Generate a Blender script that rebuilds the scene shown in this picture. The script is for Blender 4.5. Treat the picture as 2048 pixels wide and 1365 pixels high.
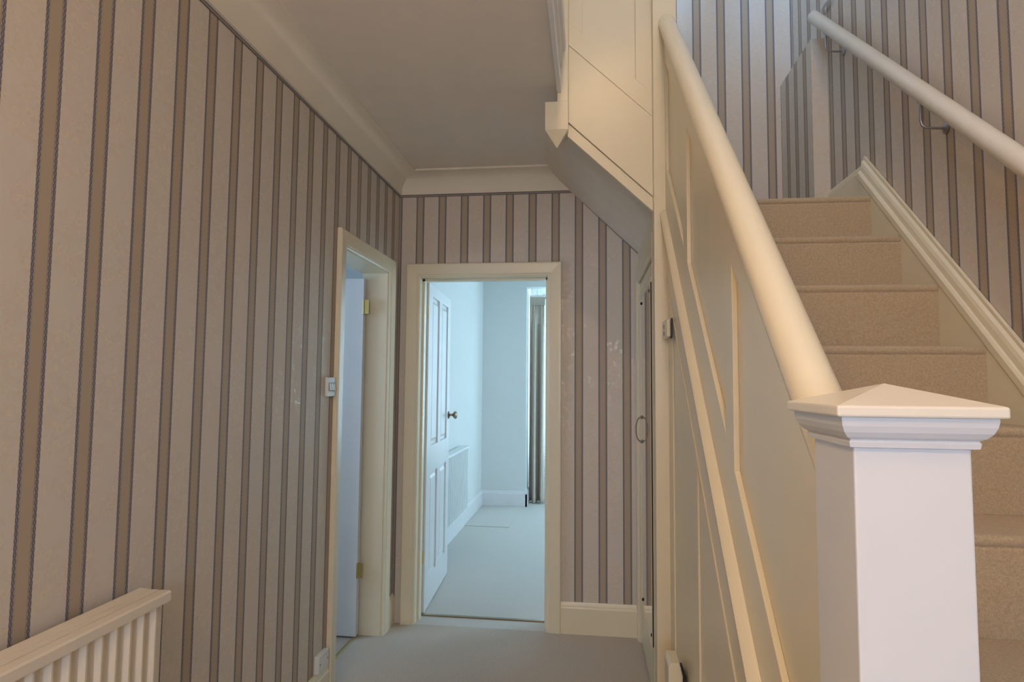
import bpy, math, random
from mathutils import Vector, Matrix
random.seed(3)
S = bpy.context.scene
for o in list(bpy.data.objects): bpy.data.objects.remove(o)
COL = S.collection

# ------------------------------------------------------------------ camera, world, light, exposure
CAM = dict(f=1238.59, yaw=7.0741, pitch=3.8621, roll=.4793, H=1.3548)
def make_camera():
    a, b, c = [math.radians(CAM[k]) for k in ('yaw', 'pitch', 'roll')]
    F = Vector((-math.sin(a)*math.cos(b), math.cos(a)*math.cos(b), math.sin(b)))
    R = Vector((math.cos(a), math.sin(a), 0)); U = R.cross(F)
    R2 = R*math.cos(c)+U*math.sin(c); U2 = -R*math.sin(c)+U*math.cos(c)
    cd = bpy.data.cameras.new('camera'); cd.sensor_width = 36; cd.lens = 36*CAM['f']/2048
    cd.clip_start = .02
    co = bpy.data.objects.new('camera', cd); COL.objects.link(co)
    m = Matrix((R2, U2, -F)).transposed().to_4x4(); m.translation = (0, 0, CAM['H'])
    co.matrix_world = m; S.camera = co
make_camera()

S.view_settings.view_transform = 'Standard'; S.view_settings.look = 'None'
S.view_settings.gamma = 1; S.view_settings.use_curve_mapping = False
S.view_settings.exposure = 0.0
W = bpy.data.worlds.new('world'); S.world = W; W.use_nodes = True
W.node_tree.nodes['Background'].inputs[0].default_value = (.55, .78, 1, 1)
W.node_tree.nodes['Background'].inputs[1].default_value = 1.2

DAY = (.60, .82, 1.0)
def daylight(name, loc, aim, sx, sy, power, col=DAY, spread=math.pi):
    d = bpy.data.lights.new(name, 'AREA'); d.shape = 'RECTANGLE'; d.size = sx; d.size_y = sy
    d.energy = power; d.color = col; d.spread = spread
    o = bpy.data.objects.new(name, d); COL.objects.link(o); o.location = loc
    o.rotation_euler = Vector(aim).to_track_quat('-Z', 'Z').to_euler()
    return o
# daylight entering by the windows and the glazed front door
daylight('daylight_front_door', (.05, -1.72, 1.55), (0, 1, 0), .62, .9, 31, (.60, .75, 1))
daylight('daylight_upper_window', (-1.45, -1.80, 4.1), (0, 1, 0), 1.0, 1.1, 360, (.26, .55, 1))
daylight('daylight_dining_bay', (.1, 7.62, 1.5), (0, -1, 0), 1.3, 1.9, 100, (.54, .80, 1))
daylight('daylight_dining_side', (2.36, 5.5, 1.5), (-1, 0, 0), 1.5, 1.5, 62, (.54, .80, 1))
daylight('daylight_cloakroom', (-2.72, 2.35, 1.6), (1, .25, .3), .7, .9, 20, (.50, .72, 1))

# ------------------------------------------------------------------ dimensions (metres)
XL, XR, D = -1.104, 1.124, 3.48
ZC, ZP, COV = 2.565, 2.44, .125
YF = -1.65                                  # front wall of the hall
RISE, GO, SL = .2097, .2223, .9433
def nose(y): return 1.468+(y-1.858)*SL      # nosing line of the lower flight
def ynose(k): return 1.858+(k-7)*GO
def soff(x): return 2.436-.951*(x+.092)     # soffit under the upper flight
PER = .1321                                  # wallpaper repeat

# ------------------------------------------------------------------ materials
def mat(name): 
    m = bpy.data.materials.new(name); m.use_nodes = True
    return m, m.node_tree, m.node_tree.nodes['Principled BSDF']
class NB:
    def __init__(s, nt): s.nt = nt
    def n(s, t, **k):
        x = s.nt.nodes.new(t)
        for a, v in k.items(): setattr(x, a, v)
        return x
    def ln(s, a, b): s.nt.links.new(a, b)
    def m(s, op, a, b=None, c=None):
        x = s.n('ShaderNodeMath', operation=op)
        for i, v in enumerate((a, b, c)):
            if v is None: continue
            if isinstance(v, (int, float)): x.inputs[i].default_value = v
            else: s.ln(v, x.inputs[i])
        return x.outputs[0]
    def mix(s, f, a, b):
        x = s.n('ShaderNodeMix', data_type='RGBA')
        for i, v in ((0, f), (6, a), (7, b)):
            if isinstance(v, (int, float)): x.inputs[i].default_value = v
            elif isinstance(v, tuple): x.inputs[i].default_value = (*v, 1)
            else: s.ln(v, x.inputs[i])
        return x.outputs[2]
    def pos(s):
        g = s.n('ShaderNodeNewGeometry'); q = s.n('ShaderNodeSeparateXYZ'); s.ln(g.outputs['Position'], q.inputs[0])
        return g.outputs['Position'], q.outputs
    def bump(s, h, strength, dist, bsdf):
        b = s.n('ShaderNodeBump'); b.inputs['Strength'].default_value = strength; b.inputs['Distance'].default_value = dist
        s.ln(h, b.inputs['Height']); s.ln(b.outputs[0], bsdf.inputs['Normal'])
    def noise(s, vec, sc, det=2, rough=.5):
        x = s.n('ShaderNodeTexNoise'); x.inputs['Scale'].default_value = sc; x.inputs['Detail'].default_value = det
        x.inputs['Roughness'].default_value = rough
        if vec: s.ln(vec, x.inputs['Vector'])
        return x.outputs[0]
def paint(name, col, rough=.38, var=.03, bump=.02):
    m, nt, b = mat(name); N = NB(nt); p, _ = N.pos()
    f = N.noise(p, 9, 3)
    c2 = tuple(max(0, c*(1-var*2.2)) for c in col)
    N.ln(N.mix(f, col, c2), b.inputs['Base Color']); b.inputs['Roughness'].default_value = rough
    if bump: N.bump(N.noise(p, 160, 2), bump, .002, b)
    return m
def plain(name, col, rough=.5, metal=0, emit=None, es=0):
    m, nt, b = mat(name); b.inputs['Base Color'].default_value = (*col, 1); b.inputs['Roughness'].default_value = rough
    b.inputs['Metallic'].default_value = metal
    if emit: b.inputs['Emission Color'].default_value = (*emit, 1); b.inputs['Emission Strength'].default_value = es
    N = NB(nt); p, _ = N.pos(); N.bump(N.noise(p, 300, 2), .02, .001, b)
    return m
def carpet(name, c1, c2, c3):
    m, nt, b = mat(name); N = NB(nt); p, _ = N.pos()
    f1 = N.noise(p, 520, 3, .7); f2 = N.noise(p, 150, 4, .75); f3 = N.noise(p, 6, 3)
    r = N.n('ShaderNodeValToRGB'); r.color_ramp.elements[0].position = .36; r.color_ramp.elements[1].position = .62
    r.color_ramp.elements[0].color = (*c2, 1); r.color_ramp.elements[1].color = (*c1, 1)
    N.ln(f2, r.inputs[0])
    v = N.mix(N.m('MULTIPLY', f3, .55), r.outputs[0], c3)
    g = N.n('ShaderNodeValToRGB'); g.color_ramp.elements[0].position = .30; g.color_ramp.elements[0].color = (.62, .6, .58, 1)
    g.color_ramp.elements[1].position = .55; g.color_ramp.elements[1].color = (1, 1, 1, 1); N.ln(f1, g.inputs[0])
    x = N.n('ShaderNodeMix', data_type='RGBA', blend_type='MULTIPLY'); x.inputs[0].default_value = .8
    N.ln(v, x.inputs[6]); N.ln(g.outputs[0], x.inputs[7]); N.ln(x.outputs[2], b.inputs['Base Color'])
    b.inputs['Roughness'].default_value = .95
    b.inputs['Sheen Weight'].default_value = .25
    N.bump(N.m('ADD', f1, N.m('MULTIPLY', f2, .6)), .55, .006, b)
    return m
CREAM, FLOR, TAN, ROPE = (.64, .575, .495), (.62, .515, .395), (.43, .345, .25), (.12, .11, .15)
def wallpaper(name, axis, phase):
    """cream floral bands and tan stripes edged with a twisted slate rope; repeats along a world axis"""
    m, nt, b = mat(name); N = NB(nt); p, xyz = N.pos(); s = xyz['XYZ'.index(axis)]; t = xyz[2]
    d = N.m('MULTIPLY', N.m('FRACT', N.m('ADD', N.m('DIVIDE', N.m('SUBTRACT', s, phase), PER), 50)), PER)
    r = N.n('ShaderNodeValToRGB'); cr = r.color_ramp; cr.interpolation = 'CONSTANT'
    stops = [(0, (.34, .315, .30)), (.0078, (.42, .36, .28)), (.0090, (.20, .165, .12)), (.0098, (.42, .35, .27)), (.0112, TAN),
             (.0362, (.42, .35, .27)), (.0376, (.20, .165, .12)), (.0384, (.42, .36, .28)), (.0397, (.34, .315, .30)), (.0478, CREAM)]
    while len(cr.elements) < len(stops): cr.elements.new(.5)
    for e, (q, c) in zip(cr.elements, stops): e.position = q/PER
    for e, (q, c) in zip(cr.elements, stops): e.color = (*c, 1)
    N.ln(N.m('DIVIDE', d, PER), r.inputs[0])
    # twisted rope on both edges of the tan stripe
    msk = None
    for c0 in (.0039, .0438):
        u = N.m('DIVIDE', N.m('SUBTRACT', d, c0), .0040)
        sn = N.m('MULTIPLY', N.m('SINE', N.m('MULTIPLY', t, 2*math.pi/.0265)), .62)
        k1 = N.m('LESS_THAN', N.m('ABSOLUTE', N.m('SUBTRACT', u, sn)), .40)
        k2 = N.m('LESS_THAN', N.m('ABSOLUTE', N.m('ADD', u, sn)), .40)
        k = N.m('MAXIMUM', k1, k2)
        msk = k if msk is None else N.m('MAXIMUM', msk, k)
    # embossed blossom sprigs, in the cream bands only
    band = N.m('GREATER_THAN', d, .0478)
    n1 = N.noise(p, 75, 3, .6); n2 = N.noise(p, 8.5, 2)
    vo = N.n('ShaderNodeTexVoronoi', feature='F1'); vo.inputs['Scale'].default_value = 40; N.ln(p, vo.inputs['Vector'])
    ring = N.m('LESS_THAN', N.m('ABSOLUTE', N.m('SUBTRACT', N.m('ADD', vo.outputs['Distance'], N.m('MULTIPLY', N.m('SUBTRACT', n1, .5), .7)), .36)), .10)
    leaf = N.m('MULTIPLY', N.m('GREATER_THAN', n1, .50), N.m('GREATER_THAN', n2, .44))
    flo = N.m('MULTIPLY', band, N.m('MINIMUM', N.m('ADD', N.m('MULTIPLY', leaf, .55), N.m('MULTIPLY', N.m('MULTIPLY', ring, leaf), .45)), 1))
    col = N.mix(N.m('MULTIPLY', flo, .62), r.outputs[0], FLOR)
    col = N.mix(N.m('MULTIPLY', N.m('MULTIPLY', N.m('MULTIPLY', ring, leaf), band), .42), col, (.76, .69, .56))  # lighter petal print, with the blossoms' glints mixed into its colour
    col = N.mix(N.m('MULTIPLY', msk, .88), col, ROPE)
    N.ln(col, b.inputs['Base Color'])
    petal = N.m('MULTIPLY', N.m('MULTIPLY', ring, leaf), band)
    N.ln(N.m('SUBTRACT', .60, N.m('MULTIPLY', petal, .22)), b.inputs['Roughness'])
    N.ln(N.m('MULTIPLY', petal, .2), b.inputs['Metallic'])
    N.bump(N.m('ADD', N.m('MULTIPLY', flo, .6), N.m('MULTIPLY', msk, .5)), .25, .0006, b)
    return m

MT = dict(
    paint=paint('cream_gloss_paint', (.82, .74, .55), .30),
    paintw=paint('white_satin_paint', (.80, .80, .80), .36),
    plaster=paint('matt_ceiling_plaster', (.87, .79, .69), .9, .04, .06),
    cove=paint('matt_cornice_plaster', (.84, .765, .63), .85, .03, .04),
    white=paint('cool_white_emulsion', (.74, .76, .74), .85, .02, .03),
    carpet=carpet('hall_carpet', (.68, .60, .50), (.48, .415, .34), (.60, .53, .445)),
    dcarpet=carpet('dining_carpet', (.76, .73, .68), (.58, .55, .51), (.70, .67, .62)),
    newelw=paint('newel_white_paint', (.71, .72, .74), .36),
    railw=paint('ivory_gloss_paint', (.80, .74, .63), .32),  # wall rail's own ivory; on the newel cap its warmth stands for lamplight
    stair=carpet('stair_carpet', (.66, .515, .335), (.49, .365, .22), (.60, .465, .30)),
    wl=wallpaper('striped_wallpaper_side_walls', 'Y', 1.0948-.0005),
    wb=wallpaper('striped_wallpaper_back_wall', 'X', -1.0033),
    wr=wallpaper('striped_wallpaper_stair_wall', 'Y', 1.8033-.047),
    wbox=wallpaper('striped_wallpaper_boxing_front', 'X', 1.131),
    brass=plain('polished_brass', (.78, .56, .22), .28, 1),
    dullbrass=plain('worn_brass', (.40, .32, .17), .55, .6),
    steel=plain('dull_steel', (.38, .38, .40), .35, 1),
    bronze=plain('antique_bronze_metal', (.30, .24, .17), .35, .9),
    black=plain('black_rubber', (.012, .012, .014), .6),
    plastic=plain('white_plastic', (.72, .75, .72), .35),
    grey=plain('grey_plastic_shadow', (.22, .22, .25), .5),
    mirror=plain('mirror_glass', (.80, .80, .78), .03, 1),
    radi=paint('radiator_enamel', (.78, .70, .58), .35, .015, 0),
    radw=paint('white_radiator_enamel', (.80, .82, .82), .4, .015, 0),
    border=None, curtain=None, lace=None, glass=None,
)
def border_mat():
    m, nt, b = mat('wallpaper_edge_border'); N = NB(nt); tc = N.n('ShaderNodeTexCoord'); q = N.n('ShaderNodeSeparateXYZ')
    N.ln(tc.outputs['UV'], q.inputs[0])
    r = N.n('ShaderNodeValToRGB'); r.color_ramp.interpolation = 'CONSTANT'
    st = [(0, (.13, .115, .12)), (.28, (.40, .34, .28)), (.42, (.20, .18, .17)), (.50, (.42, .36, .29)), (.72, (.13, .115, .12))]
    while len(r.color_ramp.elements) < len(st): r.color_ramp.elements.new(.5)
    for e, (p_, c) in zip(r.color_ramp.elements, st): e.position = p_
    for e, (p_, c) in zip(r.color_ramp.elements, st): e.color = (*c, 1)
    N.ln(q.outputs[1], r.inputs[0]); N.ln(r.outputs[0], b.inputs['Base Color']); b.inputs['Roughness'].default_value = .6
    return m
MT['border'] = border_mat()
def curtain_mat():
    m, nt, b = mat('taupe_satin_curtain'); N = NB(nt); tc = N.n('ShaderNodeTexCoord'); q = N.n('ShaderNodeSeparateXYZ')
    N.ln(tc.outputs['UV'], q.inputs[0])
    s = N.m('FRACT', N.m('MULTIPLY', q.outputs[0], 7))
    st = N.m('LESS_THAN', s, .45)
    N.ln(N.mix(st, (.66, .58, .48), (.47, .405, .325)), b.inputs['Base Color'])
    b.inputs['Roughness'].default_value = .42; b.inputs['Sheen Weight'].default_value = .3
    p, _ = N.pos(); N.bump(N.noise(p, 240, 2), .08, .001, b)
    return m
MT['curtain'] = curtain_mat()
def lace_mat():
    m, nt, b = mat('white_lace_net'); N = NB(nt); p, _ = N.pos()
    v = N.n('ShaderNodeTexVoronoi'); v.inputs['Scale'].default_value = 38; N.ln(p, v.inputs['Vector'])
    k = N.m('LESS_THAN', v.outputs['Distance'], .38)
    b.inputs['Base Color'].default_value = (.85, .87, .86, 1); b.inputs['Roughness'].default_value = .8
    N.ln(N.m('ADD', .55, N.m('MULTIPLY', k, .38)), b.inputs['Alpha'])
    tr = N.n('ShaderNodeBsdfTranslucent'); tr.inputs[0].default_value = (.85, .87, .86, 1)
    mx = N.n('ShaderNodeMixShader'); mx.inputs[0].default_value = .3
    out = nt.nodes['Material Output']; N.ln(b.outputs[0], mx.inputs[1]); N.ln(tr.outputs[0], mx.inputs[2]); N.ln(mx.outputs[0], out.inputs[0])
    return m
MT['lace'] = lace_mat()
def glass_mat():
    m, nt, b = mat('window_glass'); N = NB(nt)
    t = N.n('ShaderNodeBsdfTransparent'); g = N.n('ShaderNodeBsdfGlossy'); g.inputs['Roughness'].default_value = .02
    mx = N.n('ShaderNodeMixShader'); mx.inputs[0].default_value = .06
    N.ln(t.outputs[0], mx.inputs[1]); N.ln(g.outputs[0], mx.inputs[2]); N.ln(mx.outputs[0], nt.nodes['Material Output'].inputs[0])
    return m
MT['glass'] = glass_mat()

# ------------------------------------------------------------------ mesh helpers
class MB:
    def __init__(s): s.v = []; s.f = []; s.uv = {}
    def box(s, x0, x1, y0, y1, z0, z1):
        x0, x1 = sorted((x0, x1)); y0, y1 = sorted((y0, y1)); z0, z1 = sorted((z0, z1))
        i = len(s.v)
        s.v += [(x0, y0, z0), (x1, y0, z0), (x1, y1, z0), (x0, y1, z0), (x0, y0, z1), (x1, y0, z1), (x1, y1, z1), (x0, y1, z1)]
        s.f += [tuple(i+k for k in q) for q in ((0, 3, 2, 1), (4, 5, 6, 7), (0, 1, 5, 4), (1, 2, 6, 5), (2, 3, 7, 6), (3, 0, 4, 7))]
        return s
    def prism(s, pts, a0, a1, ax):
        """polygon in the plane across axis ax, extruded from a0 to a1"""
        mp = {'x': lambda p, a: (a, p[0], p[1]), 'y': lambda p, a: (p[0], a, p[1]), 'z': lambda p, a: (p[0], p[1], a)}[ax]
        ar = sum(p[0]*q[1]-q[0]*p[1] for p, q in zip(pts, pts[1:]+pts[:1]))
        if ar < 0: pts = pts[::-1]
        n = len(pts); i = len(s.v); a0, a1 = sorted((a0, a1))
        s.v += [mp(p, a0) for p in pts]+[mp(p, a1) for p in pts]
        fl = (ax == 'y')
        A = tuple(i+k for k in range(n)); B = tuple(i+n+k for k in range(n))
        s.f += [A if fl else A[::-1], B[::-1] if fl else B]
        for k in range(n):
            q = (i+k, i+(k+1) % n, i+n+(k+1) % n, i+n+k); s.f.append(q[::-1] if fl else q)
        return s
    def sweep(s, path, prof, mapf, closed_prof=True):
        """mitred sweep in a plane: path 2-D points, prof (u outward to the left of travel, v off the plane); mapf(p, v) -> 3-D"""
        n = len(path); rows = []
        for k, p in enumerate(path):
            p = Vector(p)
            d0 = (p-Vector(path[k-1])).normalized() if k else None
            d1 = (Vector(path[k+1])-p).normalized() if k < n-1 else None
            if d0 is None: d0 = d1
            if d1 is None: d1 = d0
            n0 = Vector((-d0.y, d0.x)); n1 = Vector((-d1.y, d1.x)); m = (n0+n1); m = m/max(.2, m.dot(n0))
            rows.append([mapf(p+m*u, v) for u, v in prof])
        i = len(s.v); w = len(prof)
        for r in rows: s.v += [tuple(q) for q in r]
        for k in range(n-1):
            for j in range(w if closed_prof else w-1):
                j2 = (j+1) % w
                s.f.append((i+k*w+j, i+k*w+j2, i+(k+1)*w+j2, i+(k+1)*w+j))
        if closed_prof:
            s.f.append(tuple(i+j for j in range(w))[::-1]); s.f.append(tuple(i+(n-1)*w+j for j in range(w)))
        return s
    def tube(s, path, r, seg=12, caps=True):
        path = [Vector(p) for p in path]; n = len(path); i = len(s.v); prev = None
        for k, p in enumerate(path):
            t = (path[min(k+1, n-1)]-path[max(k-1, 0)]).normalized()
            if prev is None: prev = t.orthogonal().normalized()
            a = (prev-t*prev.dot(t)).normalized(); prev = a; b = t.cross(a)
            rr = r[k] if isinstance(r, (list, tuple)) else r
            for j in range(seg):
                th = 2*math.pi*j/seg; s.v.append(tuple(p+(a*math.cos(th)+b*math.sin(th))*rr))
        for k in range(n-1):
            for j in range(seg):
                s.f.append((i+k*seg+j, i+k*seg+(j+1) % seg, i+(k+1)*seg+(j+1) % seg, i+(k+1)*seg+j))
        if caps:
            s.f.append(tuple(i+j for j in range(seg))[::-1]); s.f.append(tuple(i+(n-1)*seg+j for j in range(seg)))
        return s
    def lathe(s, prof, c, ax='z', seg=24):
        i = len(s.v); n = len(prof)
        for r, h in prof:
            for j in range(seg):
                th = 2*math.pi*j/seg; a, b = r*math.cos(th), r*math.sin(th)
                s.v.append({'z': (c[0]+a, c[1]+b, c[2]+h), 'x': (c[0]+h, c[1]+a, c[2]+b), 'y': (c[0]+b, c[1]+h, c[2]+a)}[ax])
        for k in range(n-1):
            for j in range(seg):
                s.f.append((i+k*seg+j, i+k*seg+(j+1) % seg, i+(k+1)*seg+(j+1) % seg, i+(k+1)*seg+j))
        s.f.append(tuple(i+j for j in range(seg))[::-1]); s.f.append(tuple(i+(n-1)*seg+j for j in range(seg)))
        return s
    def build(s, name, m, parent=None, bevel=0, smooth=False, seg=2):
        me = bpy.data.meshes.new(name); me.from_pydata(s.v, [], s.f); me.update()
        import bmesh
        bm = bmesh.new(); bm.from_mesh(me); bmesh.ops.recalc_face_normals(bm, faces=bm.faces); bm.to_mesh(me); bm.free()
        me.materials.append(MT[m] if isinstance(m, str) else m)
        o = bpy.data.objects.new(name, me); COL.objects.link(o)
        if smooth:
            for p in me.polygons: p.use_smooth = True
            try: me.set_sharp_from_angle(angle=math.radians(38))
            except Exception: pass
        if bevel:
            md = o.modifiers.new('edge', 'BEVEL'); md.width = bevel; md.segments = seg; md.limit_method = 'ANGLE'; md.angle_limit = math.radians(30)
            md.harden_normals = False
        if parent:
            o.parent = parent
            o.matrix_parent_inverse = parent.matrix_world.inverted()
        return o
def struct(o): o['kind'] = 'structure'; return o
def tag(o, label, cat, group=None):
    o['label'] = label; o['category'] = cat
    if group: o['group'] = group
    return o
def thing(name, loc, label, cat, group=None):
    o = bpy.data.objects.new(name, None); COL.objects.link(o); o.location = loc; o.empty_display_size = .1
    bpy.context.view_layer.update()
    return tag(o, label, cat, group)
def uv_strip(o):
    """u along, v across a swept strip (vertex rows of two)"""
    me = o.data; uv = me.uv_layers.new()
    for lp in me.loops: uv.data[lp.index].uv = (lp.vertex_index//2, lp.vertex_index % 2)

# ================================================================== SETTING
# hall floor, other floors
struct(MB().box(-1.104, XR, YF, D, -.05, 0).build('floor', 'carpet'))
struct(MB().box(-1.26, 2.3, D, 7.7, -.05, 0).build('floor_dining_room', 'dcarpet'))
struct(MB().box(-2.7, -1.104, 1.7, 4.0, -.05, 0).build('floor_cloakroom', 'carpet'))
MB().box(-1.166, -.742, 5.86, 6.851, 0, .005).build('carpet_patch', 'dcarpet', bpy.data.objects['floor_dining_room'], bevel=.002)

# left wall with a door opening (y 2.655-3.305)
w = MB(); w.box(-1.234, XL, YF, 2.655, 0, ZC+.16); w.box(-1.234, XL, 2.655, 3.305, 1.97, ZC+.16); w.box(-1.234, XL, 3.305, D+.13, 0, ZC+.16)
struct(w.build('wall_left', 'wl'))
# back wall: hall part with a door opening, stair part rising to the upper floor
w = MB(); w.box(XL, -.985, D, D+.13, 0, ZC+.16); w.box(-.985, -.217, D, D+.13, 1.975, ZC+.16); w.box(-.217, XR+.13, D, D+.13, 0, ZC+.16)
w.box(-2.6, XR+.13, D, D+.13, ZC+.16, 5.2)
struct(w.build('wall_back', 'wb'))
struct(MB().box(XR, XR+.13, YF, D, 0, 5.2).build('wall_right', 'wr'))
# front wall behind the viewer with the glazed front door opening
w = MB(); w.box(-1.234, -.40, YF-.13, YF, 0, 2.6); w.box(-.95, -.40, YF-.13, YF, 2.6, 5.2); w.box(.50, XR+.13, YF-.13, YF, 0, 5.2); w.box(-.40, .50, YF-.13, YF, 2.1, 5.2); w.box(-2.6, -1.95, YF-.13, YF, 2.6, 5.2); w.box(-1.95, -.95, YF-.13, YF, 2.6, 3.55); w.box(-1.95, -.95, YF-.13, YF, 4.65, 5.2)
struct(w.build('wall_front', 'wb'))
# upper storey shell
w = MB(); w.box(-2.73, -2.6, YF, D, 2.6, 5.2)
struct(w.build('wall_upper_left', 'wr'))
struct(MB().box(-2.73, XR+.13, YF-.13, D+.13, 5.2, 5.3).build('ceiling_upper', 'plaster'))
# hall ceiling is the underside of the upper floor; stairwell open to the right of it
w = MB(); w.box(-2.6, -.128, YF, D, ZC, 2.726)
struct(w.build('ceiling', 'plaster'))
# sloping soffit below the upper flight
w = MB(); fr_ = [(-.178, ZC-.001), (-.083, soff(-.083)), (.11, soff(.11)), (.30, soff(.30))]; bk_ = [(-.2335, ZC-.001), (-.12, soff(-.12)), (.09, soff(.09)), (.30, soff(.30))]
nn = 10
for j_ in range(nn+1):
    t = j_/nn
    for (xa, za), (xb, zb) in zip(fr_, bk_): y_ = 2.61 if xa < 0 else 2.505; w.v.append((xa+(xb-xa)*t, y_+(D-y_)*t, za+(zb-za)*t))
for j_ in range(nn+1):
    t = j_/nn
    for (xa, za), (xb, zb) in zip(fr_, bk_): y_ = 2.61 if xa < 0 else 2.505; w.v.append((xa+(xb-xa)*t, y_+(D-y_)*t, za+(zb-za)*t+.06))
m_ = 4*(nn+1)
for j_ in range(nn):
    for i_ in range(3):
        a_ = j_*4+i_; w.f += [(a_, a_+1, a_+5, a_+4), (m_+a_, m_+a_+4, m_+a_+5, m_+a_+1)]
for i_ in range(3): w.f += [(i_, m_+i_, m_+i_+1, i_+1)]
struct(w.build('ceiling_soffit', 'plaster'))

# cove cornice: left wall and back wall
def cove_profile(n=9):
    pr = [(0, ZP+.012)]
    pr += [(.012, ZP+.012)]
    for k in range(n+1):
        t = k/n*math.pi/2
        pr.append((.012+(COV-.024)*(1-math.cos(t)), ZP+.014+(ZC-ZP-.026)*math.sin(t)))
    pr += [(COV-.004, ZC-.010), (COV, ZC-.010), (COV, ZC)]
    return pr
w = MB(); pr = cove_profile(); n = len(pr)
rows = [[(XL+u, YF, z) for u, z in pr], [(XL+u, D-u, z) for u, z in pr], [(-.092-(z-2.436)/.951, D-u, z) for u, z in pr]]
w.v = [q for r in rows for q in r]
for k in range(2):
    for j in range(n-1): w.f.append((k*n+j, k*n+j+1, (k+1)*n+j+1, (k+1)*n+j))
struct(w.build('trim_1', 'cove', smooth=True))
# printed border strip along the top of the wallpaper
def strip(name, a, b, off, z=.014):
    w = MB(); rows = []
    for p, zz in (a, b): rows += [(p[0]+off[0], p[1]+off[1], zz-.000), (p[0]+off[0], p[1]+off[1], zz+z)]
    w.v = rows; w.f = [(0, 2, 3, 1)]
    o = w.build(name, 'border'); uv_strip(o); return o
bo = struct(strip('trim_2', ((XL, YF), ZP-.002), ((XL, D), ZP-.002), (.0015, 0)))
bo2 = strip('border_strip', ((XL, D), ZP-.002), ((-.092, D), ZP-.002), (0, -.0015)); bo2.parent = bo
bo3 = strip('border_strip', ((-.092, D), ZP-.004), ((.272, D), soff(.272)-.012), (0, -.0015), .010); bo3.parent = bo

# skirting boards
SK = [(0, 0), (.018, 0), (.018, .135), (.014, .143), (.013, .150), (.008, .160), (.006, .166), (0, .166)]
def skirt(name, a, b, nrm, m='paint', z0=0):
    w = MB(); dx, dy = nrm
    w.v = [(p[0]+dx*u, p[1]+dy*u, z+z0) for p in (a, b) for u, z in SK]; k = len(SK)
    w.f = [(j, (j+1) % k, k+(j+1) % k, k+j) for j in range(k)]+[tuple(range(k)), tuple(range(k, 2*k))]
    return struct(w.build(name, m))
skirt('baseboard_left', (XL, YF), (XL, 2.586), (1, 0))
skirt('baseboard_left_corner', (XL, 3.375), (XL, D), (1, 0))
skirt('baseboard_back', (-.153, D), (.256, D), (0, -1))
skirt('baseboard_landing', (XR, 2.60), (XR, 3.008), (-1, 0), z0=10*RISE)
skirt('baseboard_landing_back', (.36, D), (1.053, D), (0, -1), z0=10*RISE-.12)

# architraves and linings
AR = [(0, 0), (0, .010), (.008, .014), (.012, .014), (.016, .018), (.066, .022), (.074, .022), (.078, .018), (.078, 0)]
def casing(name, path, mapf): return struct(MB().sweep(path, AR, mapf).build(name, 'paint'))
# back door: clear -.970..-.232, head 1.96
casing('trim_3', [(-.230, 0), (-.230, 1.962), (-.972, 1.962), (-.972, 0)][::-1], lambda p, v: (p.x, D-v, p.y))
w = MB(); w.box(-.985, -.970, D, D+.15, 0, 1.96); w.box(-.232, -.217, D, D+.15, 0, 1.96); w.box(-.985, -.217, D, D+.15, 1.96, 1.975)
w.box(-.970, -.958, D+.05, D+.095, 0, 1.96); w.box(-.244, -.232, D+.05, D+.095, 0, 1.96); w.box(-.970, -.232, D+.05, D+.095, 1.948, 1.96)
struct(w.build('trim_4', 'paint'))
# left door: clear y 2.672..3.29, head 1.955
casing('trim_5', [(2.668, 0), (2.668, 1.958), (3.294, 1.958), (3.294, 0)], lambda p, v: (XL+v, p.x, p.y))
w = MB(); w.box(-1.25, XL, 2.655, 2.670, 0, 1.955); w.box(-1.25, XL, 3.29, 3.305, 0, 1.955); w.box(-1.25, XL, 2.655, 3.305, 1.955, 1.97)
w.box(-1.205, -1.16, 2.67, 2.682, 0, 1.955)
struct(w.build('trim_6', 'paint'))
# carpet bars
struct(MB().prism([(-1.246, 0), (-1.222, 0), (-1.228, .007), (-1.240, .007)], 2.67, 3.29, 'y').build('trim_7', 'dullbrass'))
struct(MB().prism([(3.600, 0), (3.632, 0), (3.626, .007), (3.606, .007)], -.97, -.232, 'x').build('trim_8', 'bronze'))

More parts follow.
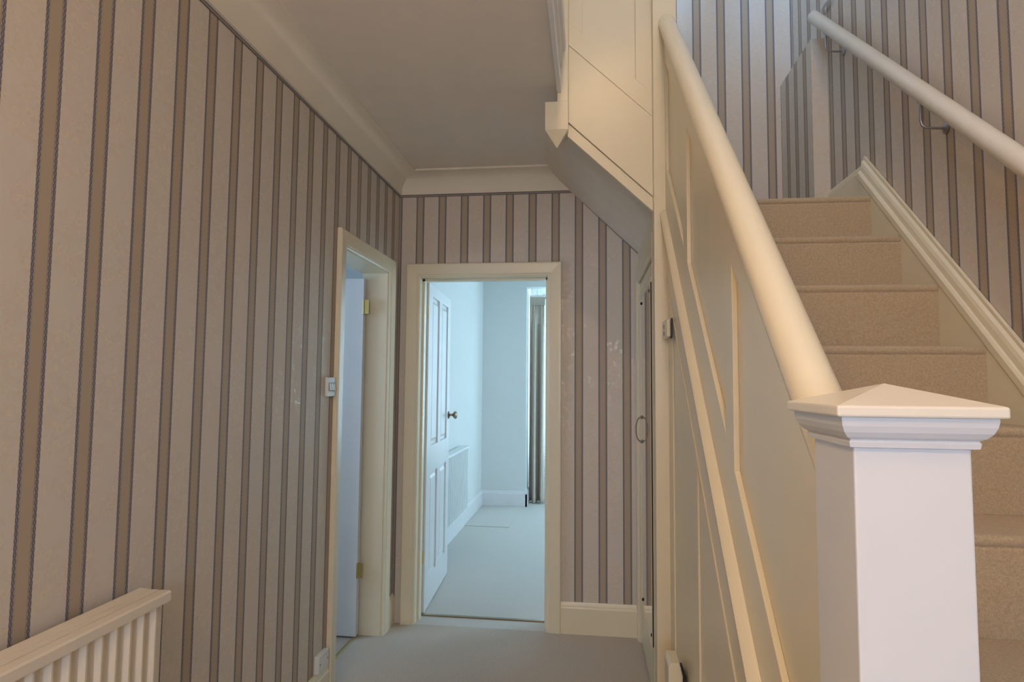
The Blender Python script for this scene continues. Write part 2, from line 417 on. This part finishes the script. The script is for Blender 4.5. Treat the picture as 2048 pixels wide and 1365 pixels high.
# ------------------------------------------------------------------ doors
def knob(parent, c, ax, sgn, m='brass'):
    pr = [(.004, 0), (.024, 0), (.026, .004), (.020, .008), (.009, .012), (.008, .028), (.016, .034), (.026, .044), (.027, .052), (.020, .060), (.004, .063)]
    return MB().lathe([(r, h*sgn) for r, h in pr], c, ax, 20).build('knob', m, parent, smooth=True)
def leaf(name, wd, ht, th, label_m, panels, loc, rz, hinge_z, face=1, z0=.008):
    """panelled leaf, hinge edge at local x=0; stiles and rails are the body, each panel a part"""
    xs = sorted({0, wd}|{p[0] for p in panels}|{p[1] for p in panels}); 
    w = MB()
    st = panels[0][0]; mu0, mu1 = panels[0][1], panels[1][0]
    zlo0, zlo1, zup0, zup1 = panels[2][2], panels[2][3], panels[0][2], panels[0][3]
    w.box(0, st, 0, th, z0, ht); w.box(panels[1][1], wd, 0, th, z0, ht)
    w.box(st, panels[1][1], 0, th, z0, zlo0); w.box(st, panels[1][1], 0, th, zlo1, zup0); w.box(st, panels[1][1], 0, th, zup1, ht)
    w.box(mu0, mu1, 0, th, zlo0, zlo1); w.box(mu0, mu1, 0, th, zup0, zup1)
    o = w.build(name, label_m)
    o.location = loc; o.rotation_euler = (0, 0, rz); struct(o); bpy.context.view_layer.update()
    def child(mb, nm, m, **k):
        c = mb.build(nm, m, None, **k); c.parent = o; return c
    for (a, b, c, d) in panels:
        q = MB(); e = .022
        q.box(a, b, th*.32, th*.68, c, d)
        for y0, y1 in ((th*.32, th*.10), (th*.68, th*.90)):       # raised field with sloping margins
            A = [(a+e, c+e), (b-e, c+e), (b-e, d-e), (a+e, d-e)]; B = [(a+e+.018, c+e+.018), (b-e-.018, c+e+.018), (b-e-.018, d-e-.018), (a+e+.018, d-e-.018)]
            i = len(q.v); q.v += [(p[0], y0, p[1]) for p in A]+[(p[0], y1, p[1]) for p in B]
            q.f += [(i+4, i+5, i+6, i+7)]+[(i+k, i+(k+1) % 4, i+4+(k+1) % 4, i+4+k) for k in range(4)]
        child(q, 'panel', label_m)
    for hz in hinge_z:
        h = MB(); yk = -.004 if face > 0 else th+.004
        h.tube([(-.004, yk, hz-.038), (-.004, yk, hz+.038)], .006, 10)
        h.box(-.003, 0, 0 if face > 0 else th-.03, .03 if face > 0 else th, hz-.038, hz+.038)
        h.box(-.032, -.006, yk-.002, yk+.001, hz-.038, hz+.038)
        hh = child(h, 'hinge', 'brass')
        for k in (-1, 0, 1):
            sc = child(MB().lathe([(.001, 0), (.0042, 0), (.0042, -.0012), (.001, -.0014)], (-.020, yk-.002, hz+k*.026), 'y', 10), 'screw', 'bronze'); sc.parent = hh
    return o, child
# dining-room door standing open
pn = [(.115, .345, .965, 1.885), (.435, .665, .965, 1.885), (.115, .345, .175, .80), (.435, .665, .175, .80)]
ang = math.atan2(.774, -.041)
o, ch = leaf('door_1', .775, 1.955, .037, 'paintw', pn, (-.956, 3.628, 0), ang, (1.775, .325), face=-1)
k = MB().lathe([(r, h*-1) for r, h in [(.004, 0), (.026, 0), (.027, .004), (.021, .008), (.009, .012), (.008, .030), (.017, .036), (.027, .046), (.028, .054), (.020, .062), (.004, .065)]], (.735, 0, 1.122), 'y', 20)
ch(k, 'knob', 'bronze', smooth=True)
k = MB().lathe([(.004, 0), (.026, 0), (.009, .012), (.008, .030), (.027, .046), (.020, .062), (.004, .065)], (.735, .037, 1.122), 'y', 20)
ch(k, 'knob', 'bronze', smooth=True)
# cloakroom door standing open at right angles, hung on the far jamb
pn = [(.10, .26, .965, 1.83), (.34, .50, .965, 1.83), (.10, .26, .19, .80), (.34, .50, .19, .80)]
o, ch = leaf('door_2', .60, 1.918, .036, 'paintw', pn, (-1.222, 3.276, 0), math.pi, (1.762, .352), face=-1, z0=.010)
k = MB().lathe([(.004, 0), (.026, 0), (.009, .012), (.008, .030), (.027, .046), (.020, .062), (.004, .065)], (.55, .036, 1.05), 'y', 20)
ch(k, 'knob', 'brass', smooth=True)

# cupboard front below the upper flight: wall, casing, door with mirror
XC = .275
w = MB(); zt = soff(XC)
w.box(XC, XC+.02, 2.548, 2.615, 0, zt); w.box(XC, XC+.02, 3.40, D, 0, zt); w.box(XC, XC+.02, 2.615, 3.40, 1.90, zt)
struct(w.build('wall_cupboard', 'paint'))
casing('trim_9', [(3.405, 0), (3.405, 1.90), (2.612, 1.90), (2.612, 0)][::-1], lambda p, v: (XC-v*.9, min(max(p.x, 2.549), D-.002), p.y))
cd = struct(MB().box(XC+.002, XC+.03, 2.618, 3.397, .008, 1.895).build('door_3', 'paint'))
mf = MB().sweep([(2.76, .245), (3.285, .245), (3.285, 1.80), (2.76, 1.80), (2.76, .245)], [(.004, -.002), (-.022, -.002), (-.022, .006), (-.016, .010), (.004, .005)], lambda p, v: (XC-v, p.x, p.y)).build('mirror_frame', 'paint', cd)
MB().box(XC-.0075, XC-.003, 2.735, 2.740, .25, 1.80).build('edge_strip', 'black', cd)
mr = MB().box(XC-.004, XC+.002, 2.76, 3.285, .245, 1.80).build('mirror', 'mirror', cd)
for yy, zz in ((2.80, 1.77), (3.245, 1.77), (2.80, .275), (3.245, .275)):
    MB().lathe([(.002, 0), (.008, 0), (.007, -.004), (.002, -.006)], (XC-.004, yy, zz), 'x', 12).build('mirror_screw', 'black', cd)
# D-shaped pull handle on the mirror edge, doubled by its reflection
hp = []
for k in range(13):
    t = math.pi*(k/12-.5); hp.append((XC-.004-.030*max(0, math.cos(t))**.7, 3.255, 1.122+.062*math.sin(t)))
hd = MB().tube(hp, .0035, 10).build('pull_handle', 'bronze', cd, smooth=True)
for zz in (1.060, 1.184): MB().lathe([(.002, 0), (.010, 0), (.008, -.004), (.003, -.010)], (XC-.004, 3.255, zz), 'x', 14).build('handle_boss', 'bronze', hd)

# ------------------------------------------------------------------ dining room shell
XD, YD, RB = -1.185, 6.87, -.69
struct(MB().box(-1.30, XD, D+.13, YD+.13, 0, 2.6).build('wall_dining_left', 'white'))
w = MB(); w.box(XD, RB, YD, YD+.13, 0, 2.6); w.box(RB, 1.6, YD, YD+.13, 2.43, 2.6); w.box(1.6, 2.3, YD, YD+.13, 0, 2.6)
w.box(RB-.05, RB, YD+.13, 7.5, 0, 2.6); w.box(1.6, 1.65, YD+.13, 7.5, 0, 2.6)
w.box(RB-.05, -.55, 7.40, 7.5, 0, 2.6); w.box(.75, 1.65, 7.40, 7.5, 0, 2.6); w.box(-.55, .75, 7.40, 7.5, 0, .5); w.box(-.55, .75, 7.40, 7.5, 2.42, 2.6)
struct(w.build('wall_dining_back', 'white'))
w = MB(); w.box(2.25, 2.3, D+.13, 4.7, 0, 2.6); w.box(2.25, 2.3, 6.3, YD, 0, 2.6); w.box(2.25, 2.3, 4.7, 6.3, 0, .7); w.box(2.25, 2.3, 4.7, 6.3, 2.3, 2.6)
struct(w.build('wall_dining_right', 'white'))
struct(MB().box(XR, 2.3, D+.08, D+.13, 0, 2.6).build('wall_dining_near', 'white'))
struct(MB().box(-1.30, 2.3, D+.13, 7.5, 2.6, 2.65).build('ceiling_dining_room', 'white'))
skirt('baseboard_dining_left', (XD, D+.13), (XD, YD), (1, 0), 'paintw')
skirt('baseboard_dining_back', (XD, YD), (RB+.018, YD), (0, -1), 'paintw')
skirt('baseboard_dining_return', (RB, YD-.018), (RB, 7.4), (1, 0), 'paintw')
def window(name, c, wx, wz, ax):
    w = MB(); f = .05
    B = (lambda a0, a1, z0, z1, t=.03: w.box(c[0]+a0, c[0]+a1, c[1]-t, c[1]+t, c[2]+z0, c[2]+z1)) if ax == 'x' else (lambda a0, a1, z0, z1, t=.03: w.box(c[0]-t, c[0]+t, c[1]+a0, c[1]+a1, c[2]+z0, c[2]+z1))
    B(-wx/2, -wx/2+f, -wz/2, wz/2); B(wx/2-f, wx/2, -wz/2, wz/2); B(-wx/2, wx/2, -wz/2, -wz/2+f); B(-wx/2, wx/2, wz/2-f, wz/2); B(-.02, .02, -wz/2, wz/2)
    o = struct(w.build(name, 'paintw'))
    for s_ in (-1, 1):
        w = MB(); cx = s_*(wx/4)
        a0, a1 = cx-wx/4+.03, cx+wx/4-.03
        if ax == 'x': w.box(c[0]+a0, c[0]+a1, c[1]-.003, c[1]+.003, c[2]-wz/2+.04, c[2]+wz/2-.04)
        else: w.box(c[0]-.003, c[0]+.003, c[1]+a0, c[1]+a1, c[2]-wz/2+.04, c[2]+wz/2-.04)
        w.build('pane', 'glass', o)
    return o
window('window_1', (.10, 7.45, 1.46), 1.3, 1.92, 'x')
window('window_2', (2.275, 5.5, 1.5), 1.6, 1.6, 'y')
window('window_3', (-1.45, YF-.065, 4.1), 1.0, 1.1, 'x')
window('window_4', (-2.66, 2.35, 1.55), .8, 1.0, 'y')
# cloakroom shell
w = MB(); w.box(-2.73, -2.6, 1.7, 1.95, 0, 2.5); w.box(-2.73, -2.6, 2.75, 4.0, 0, 2.5); w.box(-2.73, -2.6, 1.95, 2.75, 0, 1.05); w.box(-2.73, -2.6, 1.95, 2.75, 2.05, 2.5)
struct(w.build('wall_cloakroom_left', 'white'))
struct(MB().box(-2.6, -1.234, 3.95, 4.05, 0, 2.5).build('wall_cloakroom_back', 'white'))
struct(MB().box(-2.6, -1.234, 1.65, 1.7, 0, 2.5).build('wall_cloakroom_front', 'white'))
struct(MB().box(-2.7, -1.234, 1.65, 4.05, 2.42, 2.5).build('ceiling_cloakroom', 'white'))
# front door behind the viewer, glazed in its upper half
w = MB(); y0, y1 = YF-.09, YF-.04
w.box(-.40, -.27, y0, y1, 0, 2.1); w.box(.37, .50, y0, y1, 0, 2.1); w.box(-.27, .37, y0, y1, 0, 1.05); w.box(-.27, .37, y0, y1, 2.0, 2.1)
fd = struct(w.build('door_4', 'paintw')); MB().box(-.27, .37, YF-.07, YF-.064, 1.05, 2.0).build('pane', 'glass', fd)

# boxing-in on the landing corner
bx = MB().box(1.053, XR, 3.008, D, 10*RISE, 3.008)
o = struct(bx.build('wall_boxing', 'wr')); o.data.materials.append(MT['wbox'])
for p in o.data.polygons:
    if abs(p.normal.y) > .5: p.material_index = 1

# ================================================================== STAIRCASE
st = thing('staircase', (.7, .6, 0), 'cream painted staircase with beige carpeted steps, panelled balustrade and square newel posts', 'staircase')
X0, X1 = .334, 1.092                                   # clear width between strings
def nose_section(k, yback, z0):
    """side outline of one carpeted step with a rounded nosing"""
    y, z = ynose(k), k*RISE; r = .013
    pts = [(yback, z), (yback, z0), (y+.004, z0), (y+.002, z-.030)]
    for j in range(7):
        t = math.radians(-60+j*25); pts.append((y+r-r*math.cos(t), z-r+r*math.sin(t)))
    return pts
for k in range(1, 10):
    w = MB().prism(nose_section(k, ynose(k+1)+.03, (k-1)*RISE+.0005), X0 if k > 1 else .36, X1, 'x')
    w.build('step', 'stair', st, smooth=True)
w = MB().prism(nose_section(10, D-.001, 9*RISE+.0005), .356, X1+.03, 'x')
w.build('landing', 'stair', st, smooth=True)
# two steps of the upper flight (hidden behind the panelled balustrade)
for j, xx in enumerate((.32, .10)):
    xa = xx-GO-(0 if j else .0); z = (11+j)*RISE
    MB().prism([(xa, z), (xx, z), (xx, max(z-RISE, soff(xx)+.07)), (xa, max(z-.16, soff(xa)+.06))], 2.53, D-.001, 'y').build('step', 'stair', st)
# wall string with moulded top
def slope_poly(off0, off1, ya, yb): return [(ya, nose(ya)+off0), (yb, nose(yb)+off0), (yb, nose(yb)+off1), (ya, nose(ya)+off1)]
ws = MB().prism([(.42, 0), (.42, nose(.42)+.02), (2.61, nose(2.61)+.02), (2.61, 1.9), (.75, 0)], X1, XR, 'x').build('wall_string', 'paint', st)
ya, yb = .40, 2.625
sp = [(0, .020), (-.010, .020), (-.014, .012), (-.014, .002), (-.006, -.004), (.010, -.006), (.032, -.006), (.032, .020)]
def slope_sweep(prof, ya, yb, off, xref, zcut=None):
    """prof: (x offset, perpendicular offset) swept along the stair slope"""
    c = 1/math.hypot(1, SL); ny, nz = -SL*c, c
    w = MB(); n = len(prof)
    for y in (ya, yb):
        for u, v in prof:
            # vertical end cuts: measure v vertically
            w.v.append((xref+u, y, nose(y)+off+v/c))
    w.f = [(j, (j+1) % n, n+(j+1) % n, n+j) for j in range(n)]+[tuple(range(n)), tuple(range(n, 2*n))]
    return w
cap = [(.030, -.02), (0, -.02), (-.004, -.012), (-.004, .006), (.001, .012), (.006, .014), (.008, .030), (.012, .040), (.020, .046), (.020, .056), (.030, .056)]
slope_sweep(cap, .40, 2.625, .02, X1, ).build('string_moulding', 'paint', st, smooth=False)

# spandrel and balustrade on the hall side
XS = .301                                             # outer face of the framing
YN, YP = .756, 2.456
pl = [(YN, 0), (YP, 0), (YP, nose(YP)+.70), (YN, nose(YN)+.70)]
MB().prism(pl, XS+.012, XS+.032, 'x').build('spandrel_panel', 'paint', st)
def fr(name, off0, off1, ya, yb, x0=XS, x1=XS+.012): return MB().prism(slope_poly(off0, off1, ya, yb), x0, x1, 'x').build(name, 'paint', st, bevel=.0015)
fr('bottom_rail', -.005, .185, YN, YP)
fr('top_rail', .625, .72, YN, YP, XS-.002)
for a, b in ((YN, .842), (1.352, 1.428), (1.936, 2.006), (2.430, YP)): fr('stile', .185, .625, a, b)
fr('outer_string', -.10, -.005, YN, YP, XS-.003)
fr('lower_rail', -.27, -.10, 1.03, YP, XS+.003)
fr('string_bead', -.110, -.098, YN, YP, XS-.006, XS+.01)
fr('string_bead', -.278, -.266, 1.04, YP, XS-.001, XS+.012)
for a, b in ((1.838, 1.905), (2.345, YP)):
    MB().prism([(a, .0), (b, .0), (b, nose(b)-.27), (a, nose(a)-.27)], XS+.006, XS+.012, 'x').build('stile', 'paint', st, bevel=.001)
MB().prism([(.90, .0), (YP, .0), (YP, .13), (.90, .13)], XS+.004, XS+.012, 'x').build('lower_rail', 'paint', st, bevel=.001)
ldg = [(0.0, -.016), (-.018, -.016), (-.022, -.010), (-.022, -.002), (-.014, .008), (0, .012)]
slope_sweep(ldg, YN, YP, -.004, XS).build('ledge_moulding', 'paint', st, smooth=True)
# rounded handrail on the balustrade
hr = []
for k in range(20):
    t = 2*math.pi*k/20; hr.append((.034*math.cos(t), .030*math.sin(t)*(1 if math.sin(t) > 0 else .85)))
XH = .3115
slope_sweep(hr, .735, 2.47, .772, XH).build('handrail', 'paint', st, smooth=True)
fr('rail_fillet', .70, .735, YN, YP, XS-.004, XS+.026)

# bottom newel with moulded pyramid cap
n0, n1, m0, m1 = .258, .365, .650, .757
nw = MB().box(n0, n1, m0, m1, 0, 1.300).build('newel_post', 'newelw', st, bevel=.002)
def ring_stack(levels, cx, cy, apex=None):
    w = MB()
    for h, z in levels: w.v += [(cx-h, cy-h, z), (cx+h, cy-h, z), (cx+h, cy+h, z), (cx-h, cy+h, z)]
    for k in range(len(levels)-1):
        for j in range(4): w.f.append((k*4+j, k*4+(j+1) % 4, k*4+4+(j+1) % 4, k*4+4+j))
    w.f.append((3, 2, 1, 0)); t = (len(levels)-1)*4
    if apex:
        w.v.append((cx, cy, apex)); a = len(w.v)-1
        for j in range(4): w.f.append((t+j, t+(j+1) % 4, a))
    else: w.f.append((t, t+1, t+2, t+3))
    return w
cx, cy, h = (n0+n1)/2, (m0+m1)/2, (n1-n0)/2
mo = ring_stack([(h+.0005, 1.294), (h+.005, 1.295), (h+.006, 1.300), (h+.0045, 1.3025), (h+.009, 1.305), (h+.013, 1.310), (h+.0155, 1.316), (h+.0165, 1.322), (h+.0165, 1.3255)], cx, cy).build('cap_moulding', 'newelw', nw)
cp = ring_stack([(h+.0225, 1.3250), (h+.0225, 1.3355)], cx, cy, 1.3575).build('newel_cap', 'railw', nw, bevel=.002)  # ivory here puts the lamp's warm light on the cap into its colour
# landing newel (full height) and hanging drop newel
p0, p1, q0, q1 = .256, .349, 2.456, 2.549
np_ = MB().box(p0, p1, q0, q1, 0, 3.75).build('newel_post', 'paint', st, bevel=.0025)
dp = MB().box(-.176, -.083, 2.4535, 2.5465, 2.384, 2.500).build('newel_post', 'paint', st)
w = MB(); a, b = -.176, -.083
w.v = [(a, 2.4535, 2.384), (b, 2.4535, 2.384), (b, 2.5465, 2.384), (a, 2.5465, 2.384), (-.1295, 2.50, 2.322)]
w.f = [(0, 1, 4), (1, 2, 4), (2, 3, 4), (3, 0, 4), (0, 3, 2, 1)]
w.build('newel_drop', 'paint', dp)
MB().box(-.127, -.083, 2.4535, 2.5465, 2.50, 3.9).build('newel_shaft', 'paint', dp, bevel=.002)
# upper flight: string, bead, panelled balustrade, rail
def T(x): return 2.594-SL*(x-.092)
def up(name, o0, o1, xa, xb, ya, yb, bevel=.0015):
    return MB().prism([(xa, T(xa)+o0), (xb, T(xb)+o0), (xb, T(xb)+o1), (xa, T(xa)+o1)], ya, yb, 'y').build(name, 'paint', st, bevel=bevel)
up('outer_string', -.333, 0, -.083, .256, 2.488, 2.516)
up('string_bead', -.392, -.335, -.086, .256, 2.496, 2.516)
up('balustrade_panel', 0, .80, -.083, .256, 2.506, 2.524)
up('bottom_rail', .0, .097, -.083, .256, 2.492, 2.506)
up('string_bead', -.006, .006, -.083, .256, 2.484, 2.50)
up('stile', .097, .80, -.083, -.026, 2.494, 2.506); up('stile', .097, .80, .190, .256, 2.494, 2.506)
up('top_rail', .72, .80, -.083, .256, 2.490, 2.506)
up('handrail', .80, .86, -.083, .256, 2.48, 2.545, .015)
# edge of the upper landing along the stairwell
w = MB().prism([(-.128, 2.535), (-.112, 2.535), (-.112, 2.585), (-.118, 2.590), (-.118, 2.640), (-.106, 2.650), (-.106, 2.672), (-.114, 2.680), (-.114, 2.705), (-.096, 2.712), (-.092, 2.735), (-.100, 2.748), (-.128, 2.748)], YF, 2.4535, 'y')
struct(w.build('trim_10', 'paintw'))
tb = MB().box(-.122, -.106, YF, 2.4535, 2.749, 3.60).build('landing_balustrade', 'paintw', st)
for yy in (-.9, -.2, .5, 1.2, 1.9): MB().box(-.106, -.098, yy, yy+.07, 2.84, 3.48).build('stile', 'paintw', tb)
MB().box(-.106, -.098, YF, 2.4535, 2.749, 2.84).build('bottom_rail', 'paintw', tb)
MB().box(-.106, -.098, YF, 2.4535, 3.48, 3.60).build('top_rail', 'paintw', tb)
MB().box(-.148, -.082, YF, 2.4535, 3.60, 3.66).build('handrail', 'paintw', tb, bevel=.015)

# ================================================================== THINGS
# handrail on the stair wall
wr = thing('wall_handrail', (1.05, 1.6, 1.4), 'round white handrail fixed along the striped stair wall with steel brackets', 'handrail')
def zr(y): return 1.895+(y-1.61)*.885
MB().tube([(1.05, .62, zr(.62)), (1.05, .64, zr(.64)), (1.05, 2.955, zr(2.955)), (1.05, 2.965, zr(2.965))], [.020, .0275, .0275, .018], 20).build('rail', 'railw', wr, smooth=True)
for yy in (1.05, 2.06, 2.81):
    z = zr(yy); zb = z-.030
    pth = [(1.05, yy, zb), (1.048, yy, zb-.030), (1.047, yy, zb-.066), (1.051, yy, zb-.082), (1.062, yy, zb-.090), (1.085, yy, zb-.092), (1.120, yy, zb-.094)]
    b = MB().tube(pth, .0045, 10).build('bracket', 'steel', wr, smooth=True)
    MB().lathe([(.003, 0), (.018, 0), (.018, -.005), (.010, -.010), (.003, -.011)], (XR, yy, zb-.094), 'x', 18).build('wall_plate', 'steel', b, smooth=True)
    MB().box(1.041, 1.059, yy-.007, yy+.007, zb-.006, zb+.010).build('saddle', 'steel', b)
# cord rising from the end of the rail
tag(MB().tube([(1.118, 3.03, 3.135), (1.105, 2.99, 3.15), (1.10, 2.90, 3.14), (1.10, 2.80, 3.20), (1.11, 2.5, 3.6)], .008, 10).build('pull_cord', 'paintw', smooth=True), 'thin white cord rising beside the upper end of the wall handrail', 'cord')

# hall radiator
ra = thing('radiator', (-1.04, .9, .25), 'cream fluted radiator with grille top on the striped hall wall', 'radiator')
RX, RZ, RY0, RY1 = -1.0, .85, .30, 1.415
w = MB(); prof = []
y = RY0+.03; n = int((RY1-.03-y)/.0405)
yy0 = 1.407-.0405*n-.0
ys = []
for i in range(n):
    c = 1.405-.0405*(n-i)+.012
    for dy, dx in ((-.017, -.011), (-.010, -.0095), (-.0055, -.003), (-.002, 0), (.002, 0), (.0055, -.003), (.010, -.0095), (.017, -.011)): ys.append((c+dy, RX+dx-.004))
pts = [(RY0+.01, RX-.016)]+ys+[(RY1-.006, RX-.016), (RY1-.006, RX-.030), (RY0+.01, RX-.030)]
w.prism([(p[1], p[0]) for p in pts], .25, RZ-.020, 'z')
w.build('front_panel', 'radi', ra, smooth=True)
w = MB(); w.prism([(-1.078, .25), (-1.066, .25), (-1.066, RZ-.02), (-1.078, RZ-.02)], RY0+.01, RY1-.006, 'y'); w.build('back_panel', 'radi', ra)
w = MB().prism([(-1.080, RZ-.022), (RX+.004, RZ-.024), (RX+.004, RZ-.004), (RX, RZ), (RX-.022, RZ), (RX-.0225, RZ-.004), (RX-.0255, RZ-.004), (RX-.026, RZ), (-1.046, RZ), (-1.0465, RZ-.002), (-1.049, RZ-.002), (-1.0495, RZ), (-1.078, RZ+.002), (-1.080, RZ)], RY0, RY1, 'y')
w.build('top_cover', 'radi', ra)
MB().prism([(-1.078, .25), (RX-.016, .25), (RX-.016, RZ-.022), (-1.078, RZ-.022)], RY1-.008, RY1-.004, 'y').build('side_cover', 'radi', ra)
MB().prism([(-1.078, .25), (RX-.016, .25), (RX-.016, RZ-.022), (-1.078, RZ-.022)], RY0, RY0+.004, 'y').build('side_cover', 'radi', ra)
for yy in (.5, 1.2): MB().box(-1.102, -1.076, yy, yy+.04, .32, .75).build('wall_bracket', 'steel', ra)
for yy in (RY0+.06, RY1-.06): MB().tube([(-1.05, yy, 0), (-1.05, yy, .26)], .008, 10).build('pipe', 'radi', ra)

# dining-room radiator
rb = thing('radiator', (-1.13, 5.2, .2), 'white fluted radiator on the dining room wall behind the open panelled door', 'radiator')
a, b = 4.80, 5.66
pts = []
n = 21
for i in range(n):
    c = a+.02+(i+.5)*(b-a-.04)/n
    for dy, dx in ((-.018, -.024), (-.012, -.022), (-.008, -.002), (.008, -.002), (.012, -.022), (.018, -.024)): pts.append((-1.09+dx, c+dy))
pts = [(-1.114, a)]+pts+[(-1.114, b), (-1.13, b), (-1.13, a)]
MB().prism(pts, .22, .755, 'z').build('front_panel', 'radw', rb)
MB().box(-1.165, -1.088, a-.005, b+.005, .755, .775).build('top_cover', 'radw', rb, bevel=.003)
MB().box(-1.165, -1.105, b, b+.004, .22, .755).build('side_cover', 'radw', rb)
MB().box(-1.165, -1.105, a-.004, a, .22, .755).build('side_cover', 'radw', rb)
MB().box(-1.183, -1.160, a+.1, b-.1, .30, .70).build('wall_bracket', 'radw', rb)
MB().tube([(-1.13, b+.03, .20), (-1.13, b+.03, .27)], .014, 12).build('valve', 'plastic', rb)
MB().tube([(-1.182, b+.03, .20), (-1.13, b+.03, .20)], .007, 8).build('pipe', 'radw', rb)

# light switch with three rockers
ls = thing('light_switch', (XL+.002, 2.541, 1.331), 'white three gang light switch on striped wallpaper beside the left doorway', 'light switch')
MB().box(XL, XL+.014, 2.501, 2.582, 1.290, 1.372).build('plate', 'plastic', ls, bevel=.003)
MB().box(XL+.0135, XL+.0148, 2.511, 2.572, 1.313, 1.349).build('recess_shade', 'grey', ls)  # thin dark sheet, painting in the shade of the gaps around the rockers
for k, (t, m) in enumerate(((.3, 'plastic'), (.3, 'plastic'), (.3, 'plastic'))):
    yc = 2.522+k*.0195
    w = MB().prism([(XL+.0145, 1.316), (XL+.021, 1.316), (XL+.0155, 1.346), (XL+.0145, 1.346)], yc-.0065, yc+.0065, 'y'); rk = w.build('rocker', m, ls)
# telephone box low on the wall
so = thing('wall_socket', (XL, 2.52, .2), 'white plastic socket box with two screws low on the striped wall above the skirting', 'socket')
MB().box(XL, XL+.022, 2.473, 2.568, .168, .238).build('box', 'plastic', so, bevel=.003)
for yy in (2.485, 2.556): MB().lathe([(.001, 0), (.004, 0), (.003, .001), (.001, .0015)], (XL+.022, yy, .203), 'x', 10).build('screw', 'bronze', so)

# stair-gate fixings on the stair side beside the landing newel
g = thing('gate_bracket', (.29, 2.36, 1.555), 'small cream gate catch with black edge, halfway up the panelled stair side', 'bracket')
MB().box(.281, .2945, 2.29, 2.42, 1.526, 1.592).build('body', 'paint', g, bevel=.003)
MB().prism([(.292, 1.518), (.2972, 1.522), (.2972, 1.592), (.2945, 1.592), (.2945, 1.528), (.290, 1.524)], 2.255, 2.29, 'y').build('pad', 'black', g)
for zz in (1.545, 1.570): MB().box(.2800, .2812, 2.36, 2.385, zz-.009, zz+.007).build('slot', 'grey', g)
g = thing('gate_bracket', (.29, 2.15, .3), 'white gate hinge block with bent black strip, near the foot of the stair side', 'bracket')
MB().prism([(.254, .28), (.299, .28), (.299, .422), (.289, .461), (.262, .461), (.254, .446)], 2.10, 2.20, 'y').build('body', 'paint', g, bevel=.002)
MB().prism([(.2885, .464), (.2945, .466), (.3085, .426), (.3000, .422)], 2.088, 2.0985, 'y').box(.300, .3085, 2.088, 2.0985, .28, .425).box(.284, .3085, 2.087, 2.0985, .28, .366).box(.3005, .3125, 2.10, 2.20, .28, .40).build('pad', 'black', g)

# curtain and net in the dining-room bay
def drape(name, x0, x1, y, z0, z1, folds, amp, m, head, seedv, th=.003):
    rnd = random.Random(seedv); nu, nv = folds*14, 36
    ph = [rnd.uniform(-.5, .5) for _ in range(folds+2)]; am = [rnd.uniform(.7, 1.3) for _ in range(folds+2)]
    w = MB()
    for j in range(nv+1):
        t = j/nv; z = z1+(z0-z1)*t
        for i in range(nu+1):
            s_ = i/nu; q = s_*folds; k = int(q)
            g = min(1, max(0, (t-.015)/.16)); g = g*g*(3-2*g)
            big = amp*am[k]*math.sin(2*math.pi*q+ph[k]*t*1.6)*(.35+.65*t)
            small = .010*math.sin(2*math.pi*q*3.0+k)
            w.v.append((x0+(x1-x0)*(s_+.02*math.sin(7*s_+4*t)*t*.5), y+big*g+small*(1-g), z))
    for j in range(nv):
        for i in range(nu): w.f.append((j*(nu+1)+i, j*(nu+1)+i+1, (j+1)*(nu+1)+i+1, (j+1)*(nu+1)+i))
    me_uv = [(i/nu, j/nv) for j in range(nv+1) for i in range(nu+1)]
    def fin(parent):
        o = w.build('fabric', m, parent, smooth=True)
        uv = o.data.uv_layers.new()
        for lp in o.data.loops: uv.data[lp.index].uv = me_uv[lp.vertex_index]
        md = o.modifiers.new('cloth', 'SOLIDIFY'); md.thickness = th
        return o
    return fin
ct = thing('curtain', (-.55, 7.12, 0), 'taupe striped satin curtain with pencil pleat heading hanging at the dining room bay', 'curtain')
drape('curtain', -.675, -.50, 7.10, .012, 2.33, 2, .06, 'curtain', True, 5)(ct)
w = MB()
for i in range(24):
    x = -.675+.175*(i+.5)/24; w.tube([(x, 7.088, 2.25), (x, 7.086, 2.30), (x, 7.09, 2.345)], .0045, 6)
w.build('heading_pleats', 'curtain', ct, smooth=True)
ln = thing('net_curtain', (.1, 7.2, 0), 'sheer white lace net behind the taupe curtain in the bay', 'net curtain')
drape('net', -.60, .8, 7.22, .02, 2.33, 14, .02, 'lace', False, 9, .001)(ln)
rl = thing('curtain_rail', (.1, 7.1, 2.34), 'white curtain rail along the top of the dining room bay', 'curtain rail')
MB().box(-.68, 1.55, 7.11, 7.135, 2.348, 2.372).build('track', 'paintw', rl)
for xx in (-.6, .1, .8, 1.4): MB().box(xx, xx+.02, 7.10, 7.145, 2.372, 2.43).build('rail_bracket', 'paintw', rl)

# ceiling lamps (outside the frame) that give the warm light
def pendant(loc, zc, power, label):
    t = thing('pendant_lamp', (loc[0], loc[1], zc), label, 'lamp')
    MB().lathe([(.01, 0), (.05, 0), (.045, -.02), (.01, -.03)], (loc[0], loc[1], zc), 'z', 20).build('ceiling_rose', 'plastic', t, smooth=True)
    MB().tube([(loc[0], loc[1], zc-.02), (loc[0], loc[1], loc[2]+.1)], .004, 8).build('cord', 'plastic', t)
    MB().lathe([(.01, .10), (.035, .085), (.075, .055), (.095, 0), (.085, -.05), (.045, -.085), (.005, -.095)], loc, 'z', 24).build('globe', plain('lit_globe', (1, .9, .75), .4, 0, (1.0, .66, .34), power), t, smooth=True)
pendant((-.55, -.40, 2.2), ZC, 78, 'round glass pendant lamp hanging from the hall ceiling')
pendant((.04, -.65, 4.1), 5.2, 150, 'round glass pendant lamp hanging high above the stairs')
